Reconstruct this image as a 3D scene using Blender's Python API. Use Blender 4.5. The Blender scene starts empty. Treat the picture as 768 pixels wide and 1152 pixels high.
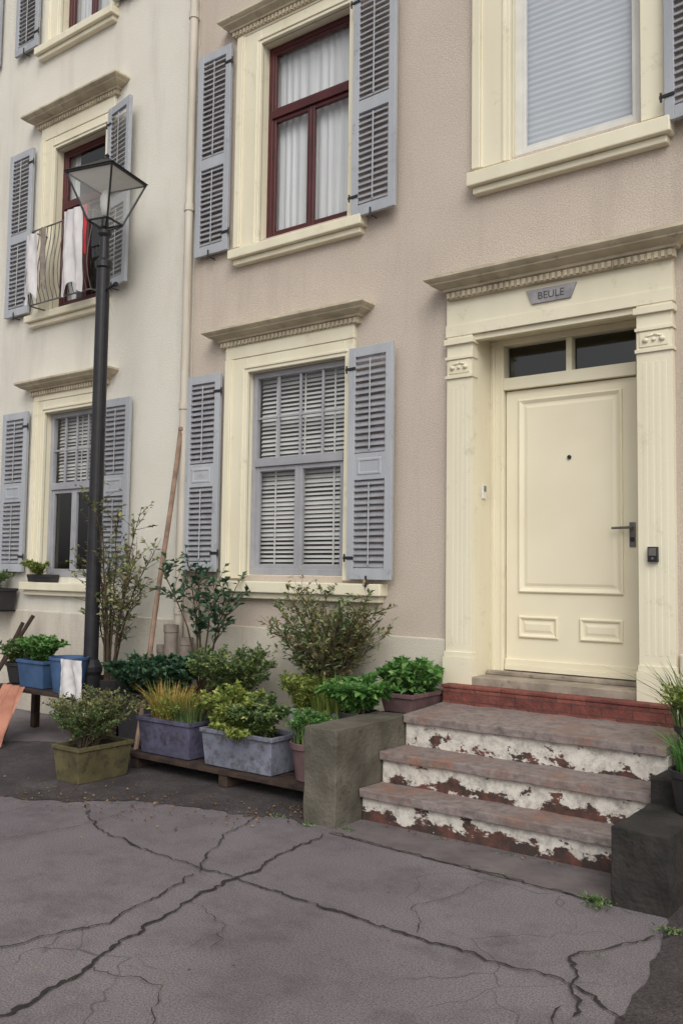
import bpy, math, random
from mathutils import Vector, Matrix, noise
import mathutils.geometry as mg
rnd = random.Random(7)
SC = bpy.context.scene
COL = SC.collection

# ------------------------------------------------------------------ helpers
def lin(c):
    return tuple(((v/255)/12.92 if v/255 <= 0.04045 else (((v/255)+0.055)/1.055)**2.4) for v in c) + (1.0,)

class NT:
    def __init__(s, mat):
        s.t = mat.node_tree; s.n = s.t.nodes; s.l = s.t.links
    def new(s, typ, **kw):
        nd = s.n.new(typ)
        for k, v in kw.items(): setattr(nd, k, v)
        return nd
    def link(s, a, b): s.l.new(a, b)

def base_mat(name):
    m = bpy.data.materials.new(name); m.use_nodes = True
    nt = NT(m); b = nt.n['Principled BSDF']
    return m, nt, b

def coords(nt, scale=(1,1,1)):
    tc = nt.new('ShaderNodeTexCoord'); mp = nt.new('ShaderNodeMapping')
    mp.inputs['Scale'].default_value = scale
    nt.link(tc.outputs['Object'], mp.inputs[0]); return mp.outputs[0]

def nz(nt, vec, scale, detail=4, rough=0.6):
    n = nt.new('ShaderNodeTexNoise'); n.inputs['Scale'].default_value = scale
    n.inputs['Detail'].default_value = detail; n.inputs['Roughness'].default_value = rough
    nt.link(vec, n.inputs['Vector']); return n.outputs['Fac']

def ramp(nt, fac, stops):
    r = nt.new('ShaderNodeValToRGB'); e = r.color_ramp.elements
    while len(e) < len(stops): e.new(0.5)
    for i, (p, c) in enumerate(stops):
        e[i].position = p; e[i].color = c if len(c) == 4 else tuple(c)+(1,)
    nt.link(fac, r.inputs[0]); return r.outputs[0]

def mixc(nt, fac, a, b, mode='MIX'):
    m = nt.new('ShaderNodeMix', data_type='RGBA', blend_type=mode)
    for sock, v in ((m.inputs[0], fac), (m.inputs[6], a), (m.inputs[7], b)):
        if hasattr(v, 'is_linked'): nt.link(v, sock)
        else: sock.default_value = v
    return m.outputs[2]

def bump(nt, b, h, strength, dist=0.01):
    bp = nt.new('ShaderNodeBump'); bp.inputs['Strength'].default_value = strength
    bp.inputs['Distance'].default_value = dist
    nt.link(h, bp.inputs['Height']); nt.link(bp.outputs[0], b.inputs['Normal'])

def pm(name, c1, c2=None, scale=6, rough=0.6, bs=0.15, bscale=60, bd=0.003, streak=False, spec=0.4, grime=None, gt=(.58,.76)):
    m, nt, b = base_mat(name)
    if c2 is None: c2 = tuple(v*0.82 for v in c1[:3])+(1,)
    v = coords(nt, (1,1,0.25) if streak else (1,1,1)); v1 = coords(nt) if (bs or grime) else v
    f = nz(nt, v, scale, 2, 0.65)
    c = ramp(nt, f, [(0.3, c2), (0.7, c1)])
    if grime:
        g = ramp(nt, nz(nt, v1, scale*2.3, 4, 0.75), [(gt[0], (0,0,0)), (gt[1], (1,1,1))])
        c = mixc(nt, g, c, grime)
    nt.link(c, b.inputs['Base Color'])
    b.inputs['Roughness'].default_value = rough
    b.inputs['Specular IOR Level'].default_value = spec
    if bs: bump(nt, b, nz(nt, v1, bscale, 1), bs, bd)
    return m

class MB:
    def __init__(s): s.v = []; s.f = []; s.m = []
    def add(s, vs, fs, mi=0):
        o = len(s.v); s.v += [tuple(p) for p in vs]
        for f in fs: s.f.append(tuple(i+o for i in f)); s.m.append(mi)
    def box(s, x0, x1, y0, y1, z0, z1, mi=0):
        s.add([(x0,y0,z0),(x1,y0,z0),(x1,y1,z0),(x0,y1,z0),(x0,y0,z1),(x1,y0,z1),(x1,y1,z1),(x0,y1,z1)],
              [(0,3,2,1),(4,5,6,7),(0,1,5,4),(1,2,6,5),(2,3,7,6),(3,0,4,7)], mi)
    def tube(s, p, q, r0, r1, n=6, mi=0, cap=True):
        p = Vector(p); q = Vector(q); d = (q-p)
        if d.length < 1e-6: return
        d.normalize(); a = d.orthogonal().normalized(); b = d.cross(a)
        vs = []
        for c, r in ((p, r0), (q, r1)):
            for i in range(n):
                t = 2*math.pi*i/n; vs.append(c+a*math.cos(t)*r+b*math.sin(t)*r)
        fs = [(i, (i+1) % n, n+(i+1) % n, n+i) for i in range(n)]
        if cap: fs += [tuple(range(n))[::-1], tuple(range(n, 2*n))]
        s.add(vs, fs, mi)
    def lathe(s, c, prof, n=20, mi=0):
        vs = []; fs = []
        for r, z in prof:
            for i in range(n):
                t = 2*math.pi*i/n; vs.append((c[0]+r*math.cos(t), c[1]+r*math.sin(t), c[2]+z))
        for k in range(len(prof)-1):
            for i in range(n):
                fs.append((k*n+i, k*n+(i+1) % n, (k+1)*n+(i+1) % n, (k+1)*n+i))
        s.add(vs, fs, mi)
    def cornice(s, x0, x1, yf, prof, mi=0):
        vs = []; fs = []
        for d, z in prof:
            vs += [(x0-d, yf, z), (x0-d, yf-d, z), (x1+d, yf-d, z), (x1+d, yf, z)]
        for k in range(len(prof)-1):
            a = 4*k
            for i in range(3): fs.append((a+i, a+i+1, a+i+5, a+i+4))
        s.add(vs, fs, mi)
    def frame(s, x0, x1, z0, z1, prof, mi=0, fill=False):
        vs = []; fs = []
        for o, y in prof:
            vs += [(x0-o, y, z0-o), (x1+o, y, z0-o), (x1+o, y, z1+o), (x0-o, y, z1+o)]
        for k in range(len(prof)-1):
            a = 4*k
            for i in range(4): fs.append((a+i, a+(i+1) % 4, a+4+(i+1) % 4, a+4+i))
        if fill: a = 4*(len(prof)-1); fs.append((a, a+1, a+2, a+3))
        s.add(vs, fs, mi)
    def build(s, name, mats, parent=None, bevel=0, smooth=False, seg=2):
        me = bpy.data.meshes.new(name); me.from_pydata(s.v, [], s.f)
        if not isinstance(mats, (list, tuple)): mats = [mats]
        for m in mats: me.materials.append(m)
        me.polygons.foreach_set('material_index', s.m)
        if smooth: me.polygons.foreach_set('use_smooth', [True]*len(s.f))
        me.update()
        ob = bpy.data.objects.new(name, me); COL.objects.link(ob)
        if bevel:
            md = ob.modifiers.new('bevel', 'BEVEL'); md.width = bevel; md.segments = seg
            md.limit_method = 'ANGLE'; md.angle_limit = math.radians(40)
        if parent:
            ob.parent = parent; ob.matrix_parent_inverse = Matrix.Translation(parent.location).inverted()
        return ob

def empty(name, loc=(0,0,0)):
    e = bpy.data.objects.new(name, None); e.location = loc; e.empty_display_size = 0.2
    COL.objects.link(e); return e

# ------------------------------------------------------------------ materials
def stucco(name, c1, c2, dirt, lo=.74):
    m, nt, b = base_mat(name)
    v = coords(nt); vs = coords(nt, (1,1,0.15))
    c = ramp(nt, nz(nt, v, 0.9, 4, 0.6), [(0.3, c2), (0.7, c1)])
    fn = nz(nt, v, 100, 2, 0.8)
    g = ramp(nt, fn, [(0.36, (lo,lo,lo*.99)), (0.62, (1.04,1.04,1.04))])
    c = mixc(nt, 0.9, c, g, 'MULTIPLY')
    s = ramp(nt, nz(nt, vs, 3.0, 5, 0.7), [(0.50, (0,0,0)), (0.8, (0.6,0.6,0.6))])
    c = mixc(nt, s, c, dirt)
    sp = nt.new('ShaderNodeSeparateXYZ'); nt.link(v, sp.inputs[0])
    mr = nt.new('ShaderNodeMapRange'); mr.inputs[1].default_value = 1.7; mr.inputs[2].default_value = .3; mr.inputs[3].default_value = 0; mr.inputs[4].default_value = .3
    nt.link(sp.outputs[2], mr.inputs[0]); c = mixc(nt, mr.outputs[0], c, dirt)
    nt.link(c, b.inputs['Base Color']); b.inputs['Roughness'].default_value = 0.95
    b.inputs['Specular IOR Level'].default_value = 0.1
    bump(nt, b, fn, 0.6, 0.008)
    return m
M_wall = stucco('stucco_beige', lin((210,197,183)), lin((199,186,172)), lin((166,154,141)))
M_wall2 = stucco('stucco_pale', lin((229,225,213)), lin((220,215,203)), lin((188,182,170)), .86)
M_plinth = stucco('plinth_paint', lin((224,216,201)), lin((208,200,185)), lin((150,142,129)), .84)
M_cream = pm('cream_paint', lin((233,226,202)), lin((221,213,187)), 3, 0.5, 0.2, 40, 0.003, streak=True, grime=lin((194,184,158)), gt=(.58,.85))
M_door = pm('door_paint', lin((232,224,198)), lin((225,216,190)), 2, 0.4, 0.12, 25, 0.002)
M_crown = pm('weathered_crown', lin((210,198,172)), lin((172,160,137)), 5, 0.7, 0.3, 50, 0.005, grime=lin((126,115,99)))
M_shut = pm('shutter_paint', lin((178,181,185)), lin((162,165,170)), 4, 0.5, 0.2, 50, 0.003, streak=True, grime=lin((136,136,138)))
M_louv = pm('louvre_paint', lin((154,155,160)), lin((136,136,142)), 8, 0.6, 0)
M_grey = pm('window_grey_paint', lin((164,164,168)), lin((148,148,153)), 5, 0.45, 0)
M_red = pm('window_maroon_paint', lin((84,34,36)), lin((64,26,28)), 5, 0.4, 0)
M_white = pm('window_white_paint', lin((220,218,211)), lin((205,203,197)), 5, 0.4, 0)
M_blind = pm('blind_slat', lin((220,218,212)), lin((206,203,198)), 3, 0.5, 0)
M_dark = pm('dark_interior', (0.035,0.032,0.036,1), (0.02,0.019,0.021,1), 2, 0.9, 0)
M_black = pm('black_iron', (0.014,0.013,0.016,1), (0.024,0.023,0.026,1), 12, 0.45, 0)
M_metal = pm('dull_metal', lin((120,116,112)), lin((90,86,84)), 12, 0.4, 0)
M_plq = pm('plaque_grey', lin((164,161,162)), lin((136,133,136)), 12, 0.5, 0)
M_plqt = pm('plaque_lettering', lin((74,70,72)), lin((96,92,94)), 40, 0.6, 0)
M_pipe = pm('pipe_paint', lin((208,200,185)), lin((182,173,157)), 6, 0.5, 0, streak=True)
M_moss = pm('mossy_concrete', lin((108,103,92)), lin((74,70,60)), 4, 0.95, 0.5, 45, 0.012, grime=lin((54,52,42)))
M_dconc = pm('dark_concrete', lin((58,54,52)), lin((32,31,29)), 5, 0.95, 0.6, 35, 0.015, grime=lin((38,44,28)))
M_thresh = pm('stone_sill', lin((166,154,138)), lin((128,118,106)), 6, 0.8, 0.5, 40, 0.006, grime=lin((92,84,76)))
M_wood = pm('old_wood', lin((74,58,48)), lin((40,32,30)), 9, 0.9, 0.5, 50, 0.01)
M_roof = pm('roof_slate', lin((70,68,74)), lin((50,48,54)), 5, 0.8, 0)
M_soil = pm('potting_soil', (0.02,0.014,0.01,1), (0.01,0.008,0.007,1), 25, 1.0, 1.0, 60, 0.02)

def curtain_mat(name, c):
    m, nt, b = base_mat(name)
    v = coords(nt, (1,1,0.02)); f = nz(nt, v, 28, 2, 0.5)
    nt.link(ramp(nt, f, [(0.3, tuple(x*0.8 for x in c[:3])+(1,)), (0.7, c)]), b.inputs['Base Color'])
    b.inputs['Roughness'].default_value = 0.9; bump(nt, b, f, 0.4, 0.03); return m
M_curt = curtain_mat('curtain', lin((224,225,224)))
M_screen = pm('roller_blind', lin((198,202,206)), lin((186,191,196)), 1.5, 0.6, 0)

def glass_mat(name, tint=(0.96,0.97,0.98,1)):
    m = bpy.data.materials.new(name); m.use_nodes = True; nt = NT(m); nt.n.clear()
    o = nt.new('ShaderNodeOutputMaterial'); mx = nt.new('ShaderNodeMixShader')
    t = nt.new('ShaderNodeBsdfTransparent'); g = nt.new('ShaderNodeBsdfGlossy')
    t.inputs[0].default_value = tint; g.inputs['Roughness'].default_value = 0.02
    lw = nt.new('ShaderNodeLayerWeight'); lw.inputs[0].default_value = .5
    pw = nt.new('ShaderNodeMath', operation='POWER'); pw.inputs[1].default_value = 4.0
    nt.link(lw.outputs['Facing'], pw.inputs[0])
    ma = nt.new('ShaderNodeMath', operation='MULTIPLY_ADD'); ma.inputs[1].default_value = .8; ma.inputs[2].default_value = .09
    nt.link(pw.outputs[0], ma.inputs[0]); nt.link(ma.outputs[0], mx.inputs[0])
    nt.link(t.outputs[0], mx.inputs[1]); nt.link(g.outputs[0], mx.inputs[2]); nt.link(mx.outputs[0], o.inputs[0])
    return m
M_glass = glass_mat('window_glass')

def peeling(name, paint, under1, under2, lo, hi, wear=False, sc=5.5):
    m, nt, b = base_mat(name)
    v = coords(nt, (1,1,1.6)); v1 = coords(nt)
    f = nz(nt, v, sc, 6, 0.68)
    if wear:
        at = nt.new('ShaderNodeAttribute'); at.attribute_name = 'wear'
        ad = nt.new('ShaderNodeMath', operation='ADD'); nt.link(f, ad.inputs[0]); nt.link(at.outputs['Fac'], ad.inputs[1]); f = ad.outputs[0]
    msk = ramp(nt, f, [(lo, (0,0,0)), (hi, (1,1,1))])
    und = ramp(nt, nz(nt, v1, 9, 3, 0.7), [(0.42, under1), (0.64, under2)])
    pt = ramp(nt, nz(nt, v1, 16, 4, 0.75), [(0.28, tuple(x*0.45 for x in paint[:3])+(1,)), (0.56, paint)])
    nt.link(mixc(nt, msk, pt, und), b.inputs['Base Color']); b.inputs['Roughness'].default_value = 0.85
    bump(nt, b, nz(nt, v1, 50, 2), 0.6, 0.006); return m
M_riser = peeling('peeling_riser', lin((212,206,196)), lin((62,50,46)), lin((104,66,56)), 0.54, 0.57, True, 7.5)
M_tread = peeling('worn_tread', lin((138,126,122)), lin((118,102,96)), lin((146,106,88)), 0.48, 0.64, sc=2.6)

def brick_mat():
    m, nt, b = base_mat('red_brick')
    v = coords(nt)
    mp = nt.new('ShaderNodeMapping'); mp.inputs['Rotation'].default_value = (math.radians(90),0,0); nt.link(v, mp.inputs[0])
    br = nt.new('ShaderNodeTexBrick'); nt.link(mp.outputs[0], br.inputs[0])
    br.inputs['Scale'].default_value = 1; br.inputs['Brick Width'].default_value = 0.19; br.inputs['Row Height'].default_value = 0.055
    br.inputs['Mortar Size'].default_value = 0.004
    br.inputs['Color1'].default_value = lin((134,78,68)); br.inputs['Color2'].default_value = lin((114,62,56)); br.inputs['Mortar'].default_value = lin((92,62,56))
    c = mixc(nt, 0.8, br.outputs[0], ramp(nt, nz(nt, v, 12, 4), [(.35,(.55,.55,.55)),(.65,(1.1,1.1,1.1))]), 'MULTIPLY')
    nt.link(c, b.inputs['Base Color']); b.inputs['Roughness'].default_value = 0.9
    bump(nt, b, nz(nt, v, 60, 1), 0.6, 0.01); return m
M_brick = brick_mat()

def asphalt():
    m, nt, b = base_mat('asphalt')
    v = coords(nt)
    big = ramp(nt, nz(nt, v, 0.8, 4, 0.6), [(0.3, lin((108,101,105))), (0.7, lin((130,123,125)))])
    fn = nz(nt, v, 140, 2, 0.8)
    fine = ramp(nt, fn, [(0.32, (0.42,0.42,0.44)), (0.5, (0.98,0.98,0.98)), (0.72, (1.7,1.65,1.65))])
    c = mixc(nt, 1.0, big, fine, 'MULTIPLY')
    st = ramp(nt, nz(nt, v, 2.6, 5, 0.75), [(0.48, (0,0,0)), (0.76, (0.75,0.75,0.75))])
    c = mixc(nt, st, c, lin((82,74,78)))
    vw = nt.new('ShaderNodeTexNoise'); vw.inputs['Scale'].default_value = 3; vw.inputs['Detail'].default_value = 2; nt.link(v, vw.inputs['Vector'])
    ad = nt.new('ShaderNodeMixRGB'); ad.blend_type = 'ADD'; ad.inputs[0].default_value = 0.35
    nt.link(v, ad.inputs[1]); nt.link(vw.outputs['Color'], ad.inputs[2])
    vo = nt.new('ShaderNodeTexVoronoi', feature='DISTANCE_TO_EDGE'); vo.inputs['Scale'].default_value = 1.7; nt.link(ad.outputs[0], vo.inputs['Vector'])
    cr = ramp(nt, vo.outputs['Distance'], [(0.0, (0.6,0.6,0.6)), (0.007, (0,0,0))])
    gate = ramp(nt, nz(nt, v, 0.9, 1), [(0.48, (0,0,0)), (0.6, (1,1,1))])
    c = mixc(nt, mixc(nt, 1.0, cr, gate, 'MULTIPLY'), c, lin((52,47,50)))
    nt.link(c, b.inputs['Base Color']); b.inputs['Roughness'].default_value = 0.85
    b.inputs['Specular IOR Level'].default_value = 0.3
    bump(nt, b, fn, 0.7, 0.006); return m
M_asph = asphalt()
M_crack = pm('crack_dirt', (0.024,0.021,0.022,1), (0.036,0.030,0.030,1), 30, 1.0, 0)
def earth():
    m, nt, b = base_mat('dark_damp_earth'); v = coords(nt)
    c = ramp(nt, nz(nt, v, 2.8, 6, .75), [(.3,(.030,.025,.026)),(.55,(.065,.056,.058)),(.75,(.12,.107,.11))])
    f = ramp(nt, nz(nt, v, 120, 2, .8), [(.35,(.5,.5,.5)),(.7,(1.6,1.5,1.45))])
    nt.link(mixc(nt,1.0,c,f,'MULTIPLY'), b.inputs['Base Color']); b.inputs['Roughness'].default_value=.9
    bump(nt,b,nz(nt,v,60,2,.8),1.0,.015); return m
M_earth = earth()
M_strip = pm('concrete_strip', lin((118,110,110)), lin((96,88,90)), 5, 0.9, 0.6, 90, 0.008, grime=lin((76,70,70)))

def leaf_mat(name, cols, trans=0.3):
    m = bpy.data.materials.new(name); m.use_nodes = True; nt = NT(m); b = nt.n['Principled BSDF']
    g = nt.new('ShaderNodeNewGeometry'); n = len(cols)
    c = ramp(nt, g.outputs['Random Per Island'], [(i/max(1, n-1), lin(x)) for i, x in enumerate(cols)])
    nt.link(c, b.inputs['Base Color']); b.inputs['Roughness'].default_value = 0.5
    tr = nt.new('ShaderNodeBsdfTranslucent'); nt.link(c, tr.inputs[0])
    mx = nt.new('ShaderNodeMixShader'); mx.inputs[0].default_value = trans
    nt.link(b.outputs[0], mx.inputs[1]); nt.link(tr.outputs[0], mx.inputs[2])
    nt.link(mx.outputs[0], nt.n['Material Output'].inputs[0]); return m
L_mid = leaf_mat('leaves_mid', [(60,86,54),(86,114,68),(114,136,82),(148,160,104)])
L_dark = leaf_mat('leaves_dark', [(34,60,46),(48,80,58),(64,98,70),(90,120,86)])
L_lime = leaf_mat('leaves_lime', [(88,112,54),(126,146,70),(156,168,86),(186,186,108)])
L_fresh = leaf_mat('leaves_fresh', [(58,100,52),(82,130,64),(108,154,78),(138,174,100)])
L_olive = leaf_mat('leaves_olive', [(78,92,60),(110,122,80),(140,144,96),(164,154,106)])
L_sand = leaf_mat('grass_straw', [(124,136,70),(164,158,80),(204,168,92),(216,172,106)])
L_pink = leaf_mat('tips_pink', [(156,122,94),(186,152,116),(162,162,104)])
M_stem = pm('stems', lin((98,84,66)), lin((68,58,48)), 20, 0.8, 0)
M_litter = leaf_mat('fallen_leaves', [(92,66,46),(136,100,64),(156,134,84),(70,50,40),(116,80,56)], 0.1)

# ------------------------------------------------------------------ houses
YF = 5.45
house = empty('stucco_row_house', (-2.0, YF, 0))
house2 = empty('stucco_row_house.001', (-8.0, YF, 0))

def wall(x0, x1, z0, z1, opens, mat, parent, y=YF):
    xs = sorted({x0, x1, *[o[0] for o in opens], *[o[1] for o in opens]})
    zs = sorted({z0, z1, *[o[2] for o in opens], *[o[3] for o in opens]})
    mb = MB()
    for i in range(len(xs)-1):
        for j in range(len(zs)-1):
            cx = (xs[i]+xs[i+1])/2; cz = (zs[j]+zs[j+1])/2
            if any(o[0] < cx < o[1] and o[2] < cz < o[3] for o in opens): continue
            mb.add([(xs[i],y,zs[j]),(xs[i+1],y,zs[j]),(xs[i+1],y,zs[j+1]),(xs[i],y,zs[j+1])], [(0,1,2,3)])
    mb.build('front_wall', mat, parent)
    s = MB()
    s.add([(x0,y,z0),(x0,y+9,z0),(x0,y+9,z1),(x0,y,z1)], [(0,1,2,3)])
    s.add([(x1,y,z0),(x1,y+9,z0),(x1,y+9,z1),(x1,y,z1)], [(3,2,1,0)])
    s.add([(x0,y+9,z0),(x1,y+9,z0),(x1,y+9,z1),(x0,y+9,z1)], [(3,2,1,0)])
    s.build('side_and_back_walls', mat, parent)
    r = MB()
    r.add([(x0,y-0.35,z1),(x1,y-0.35,z1),(x1,y+4.5,z1+3),(x0,y+4.5,z1+3),(x1,y+9.3,z1),(x0,y+9.3,z1)], [(0,1,2,3),(3,2,4,5)])
    r.build('roof', M_roof, parent)
    g = MB(); g.cornice(x0+0.3, x1-0.3, y, [(0.0,z1-0.4),(0.1,z1-0.35),(0.12,z1-0.2),(0.3,z1-0.08),(0.3,z1-0.003)]); g.build('eaves_cornice', M_crown, parent)

def shutter(parent, x0, x1, z0, z1, midz, midh, hinge='L', ang=0.0, y=YF-0.035):
    w = x1-x0; mb = MB(); t = 0.034; st = 0.062
    def bx(a, b, c, d, e, f, mi=0): mb.box(a, b, c, d, e, f, mi)
    bx(0, st, -t, 0, z0, z1); bx(w-st, w, -t, 0, z0, z1)
    bx(st, w-st, -t+.002, -.002, z0, z0+0.085); bx(st, w-st, -t+.002, -.002, z1-0.075, z1)
    bx(st, w-st, -t+.002, -.002, midz-midh/2, midz+midh/2)
    if midh > 0.15:
        mb.frame(st+.03, w-st-.03, midz-midh/2+.035, midz+midh/2-.035, [(0,-t+.0015),(-.008,-t-.003),(-.02,-t-.003),(-.026,-t+.0015)])
    for (a, b) in ((z0+0.085, midz-midh/2), (midz+midh/2, z1-0.075)):
        n = max(3, int((b-a)/0.046)); sp = (b-a)/n
        for k in range(n):
            zc = a+sp*(k+.5)+rnd.uniform(-.002,.002)
            tl = rnd.uniform(-.003,.003)
            mb.add([(st,-t+.003,zc-sp*.42),(w-st,-t+.003,zc-sp*.42+tl),(w-st,-.006,zc+sp*.30+tl),(st,-.006,zc+sp*.30),
                    (st,-t+.003,zc-sp*.42+.008),(w-st,-t+.003,zc-sp*.42+.008+tl),(w-st,-.006,zc+sp*.30+.008+tl),(st,-.006,zc+sp*.30+.008)],
                   [(0,1,5,4),(4,5,6,7),(0,3,2,1),(2,3,7,6)], 1)
        mb.box(w/2-.006, w/2+.006, -t-.004, -t+.002, a+.02, b-.02, 0)
    for zz in (z0+0.16, z1-0.16):
        if hinge == 'L': mb.box(w-0.07, w+0.03, -t-0.007, -t-0.001, zz-.012, zz+.012, 2); mb.tube((w+.02,-t,zz-.03),(w+.02,-t,zz+.03),.008,.008,8,2)
        else: mb.box(-0.03, 0.07, -t-0.007, -t-0.001, zz-.012, zz+.012, 2); mb.tube((-.02,-t,zz-.03),(-.02,-t,zz+.03),.008,.008,8,2)
    cx = w*0.5; mb.tube((cx,0.03,z0-.03),(cx,-t-.02,z0-.03),.006,.006,6,2); mb.box(cx-.008,cx+.008,-t-.028,-t-.018,z0-.055,z0+.03,2)
    hx = w if hinge == 'L' else 0
    ca, sa = math.cos(ang), math.sin(ang)
    mb.v = [(x0+hx+(x-hx)*ca - yy*sa, y + (x-hx)*sa + yy*ca, z) for (x, yy, z) in mb.v]
    mb.build('shutter', [M_shut, M_louv, M_black], parent, 0.0025, seg=1)

def crown(parent, x0, x1, yf, zt, proj=0.15, dent=True, mat=None, h=0.14):
    p = proj; k = h/0.14
    prof = [(0.0,zt-.145*k),(0.045,zt-.14*k),(0.045,zt-.095*k),(0.065,zt-.09*k),(0.07,zt-.075*k),(p*.62,zt-.062*k),(p*.78,zt-.05*k),(p*.8,zt-.043*k),(p*.92,zt-.03*k),(p,zt-.018*k),(p,zt),(0,zt+.03)]
    mb = MB(); mb.cornice(x0, x1, yf, prof, 0)
    if dent:
        n = int((x1-x0)/0.038); sp = (x1-x0+.09)/n
        for i in range(n):
            a = x0-.045+i*sp+.006
            mb.box(a, a+sp*.55, yf-.060, yf-.03, zt-.135*k, zt-.1*k, 0)
    mb.build('cornice', mat or M_crown, parent)

def room(parent, x0, x1, z0, z1, y):
    mb = MB(); a, b, c, d = x0-.3, x1+.3, z0-.3, z1+.3; Y = y+1.3
    mb.add([(a,y,c),(b,y,c),(b,y,d),(a,y,d),(a,Y,c),(b,Y,c),(b,Y,d),(a,Y,d)], [(4,5,6,7),(0,4,7,3),(1,2,6,5),(0,1,5,4),(3,7,6,2)])
    mb.build('room', M_dark, parent)

def window(parent, x0, x1, z0, z1, frm, style, blind, cas=(0.25,0.09), cor=None, sill=None, inset=0.06, proj=.15, topcas=.13):
    mb = MB(); yg = YF+inset; cl, cr = cas
    e = [(x0,z0),(x1,z0),(x1,z1),(x0,z1)]
    vs = [(a, YF+.0105, c) for a, c in e]+[(a, yg+.06, c) for a, c in e]
    mb.add(vs, [(i,(i+1)%4,(i+1)%4+4,i+4) for i in range(4)])
    for (a, b, s) in ((x0-cl, x0, 1), (x1, x1+cr, -1)):
        mb.box(a, b, YF-.028, YF+.01, z0-.03, z1+topcas)
        if b-a > .15:
            if s == 1: mb.box(a+.005, a+.07, YF-.05, YF-.026, z0-.03, z1+topcas-.003); mb.box(a+.0701, a+.085, YF-.04, YF-.026, z0-.03, z1+topcas-.003); mb.box(b-.055, b-.03, YF-.038, YF-.026, z0-.03, z1+.028)
            else: mb.box(b-.07, b-.005, YF-.05, YF-.026, z0-.03, z1+topcas-.003); mb.box(a+.03, a+.055, YF-.038, YF-.026, z0-.03, z1+.028)
    mb.box(x0, x1, YF-.0275, YF+.01, z1+.001, z1+topcas-.001)
    mb.box(x0-.03, x1+.03, YF-.0375, YF-.0265, z1+.03, z1+.055)
    if cor: mb.box(x0-cl-.004, x1+cr+.004, YF-.034, YF+.01, z1+topcas, cor-.13)
    mb.build('casing', M_cream, parent, 0.004, seg=1)
    if cor: crown(parent, x0-cl-.004, x1+cr+.004, YF, cor, proj)
    if sill:
        s = MB(); s.box(sill[0], sill[1], YF-.10, YF+.02, sill[2], sill[3]); s.box(sill[0]+.03, sill[1]-.03, YF-.06, YF+.02, sill[2]-.05, sill[2]-.001)
        s.box(x0, x1, YF+.0201, yg+.05, z0-.03, z0+.004)
        s.build('sill', M_cream, parent, 0.008)
    f = MB(); fw = .05
    def fr(a, b, c, d, w, yy=yg, dpt=.05):
        f.box(a, a+w, yy, yy+dpt, c, d); f.box(b-w, b, yy, yy+dpt, c, d)
        f.box(a+w, b-w, yy+.002, yy+dpt-.002, c, c+w); f.box(a+w, b-w, yy+.002, yy+dpt-.002, d-w, d)
    fr(x0+.001, x1-.001, z0+.005, z1-.001, fw)
    xm = (x0+x1)/2; zm = z0+(z1-z0)*.55
    if style == 'grid':
        f.box(x0+fw, x1-fw, yg-.012, yg+.045, zm-.035, zm+.035)
        fr(x0+fw, xm-.001, z0+fw, zm-.035, .038, yg+.006, .035); fr(xm+.001, x1-fw, z0+fw, zm-.035, .038, yg+.006, .035)
        for k in (1,2,3):
            xx = x0+fw+(x1-x0-2*fw)*k/4; f.box(xx-.009, xx+.009, yg+.01, yg+.035, zm+.035, z1-fw)
        zz = (zm+.035+z1-fw)/2; f.box(x0+fw, x1-fw, yg+.0115, yg+.0335, zz-.009, zz+.009)
    elif style == 'tee':
        zm = z0+(z1-z0)*.645
        f.box(x0+fw, x1-fw, yg-.012, yg+.045, zm-.035, zm+.035)
        fr(x0+fw, xm-.001, z0+fw, zm-.035, .035, yg+.006, .035); fr(xm+.001, x1-fw, z0+fw, zm-.035, .035, yg+.006, .035)
        fr(x0+fw, x1-fw, zm+.035, z1-fw, .025, yg+.006, .035)
    else:
        fr(x0+fw, x1-fw, z0+fw, z1-fw, .03, yg+.006, .035)
    f.build('window_frame', frm, parent, 0.003, seg=1)
    g = MB(); g.add([(x0+.02,yg+.028,z0+.02),(x1-.02,yg+.028,z0+.02),(x1-.02,yg+.028,z1-.02),(x0+.02,yg+.028,z1-.02)], [(0,1,2,3)])
    g.build('glass', M_glass, parent)
    yb = yg+.085
    if blind == 'venetian' or blind == 'venetian_half':
        b = MB(); zb = z0+.05 if blind == 'venetian' else z0+(z1-z0)*.52
        n = int((z1-zb)/.036)
        for k in range(n):
            z = z1-.03-k*.036; dz = .013+rnd.uniform(-.003,.003)
            b.add([(x0+.03,yb,z-dz),(x1-.03,yb,z-dz+rnd.uniform(-.004,.004)),(x1-.03,yb+.020,z+dz),(x0+.03,yb+.020,z+dz)], [(0,1,2,3)])
        for t in (.2,.5,.8):
            xx = x0+(x1-x0)*t; b.box(xx-.008, xx+.008, yb-.004, yb-.002, zb, z1)
        b.build('venetian_blind', M_blind, parent)
    elif blind in ('curtain', 'curtain_side'):
        b = MB(); vs = []; fs = []; n = 60
        for rng in (((x0-.02, x1+.02),) if blind == 'curtain' else ((x0-.02, x0+.17),)):
            o = len(vs)
            for i in range(n+1):
                x = rng[0]+(rng[1]-rng[0])*i/n; yy = yb+.015+.010*math.sin(x*70+math.sin(x*13)*2)
                vs += [(x, yy, z0), (x, yy, z1+.02)]
            fs += [(o+2*i, o+2*i+2, o+2*i+3, o+2*i+1) for i in range(n)]
        b.add(vs, fs); b.build('curtain', M_curt, parent, smooth=True)
    elif blind == 'screen':
        b = MB(); n = 40
        for k in range(n):
            za = z0+(z1-z0)*k/n; zb2 = z0+(z1-z0)*(k+1)/n; zc = (za+zb2)/2
            b.add([(x0,yb-.022,za),(x1,yb-.022,za),(x1,yb-.018,zc),(x0,yb-.018,zc),(x1,yb-.022,zb2),(x0,yb-.022,zb2)], [(0,1,2,3),(3,2,4,5)])
        b.build('roller_blind', M_screen, parent)
    room(parent, x0, x1, z0, z1, yg+.061)

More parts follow.
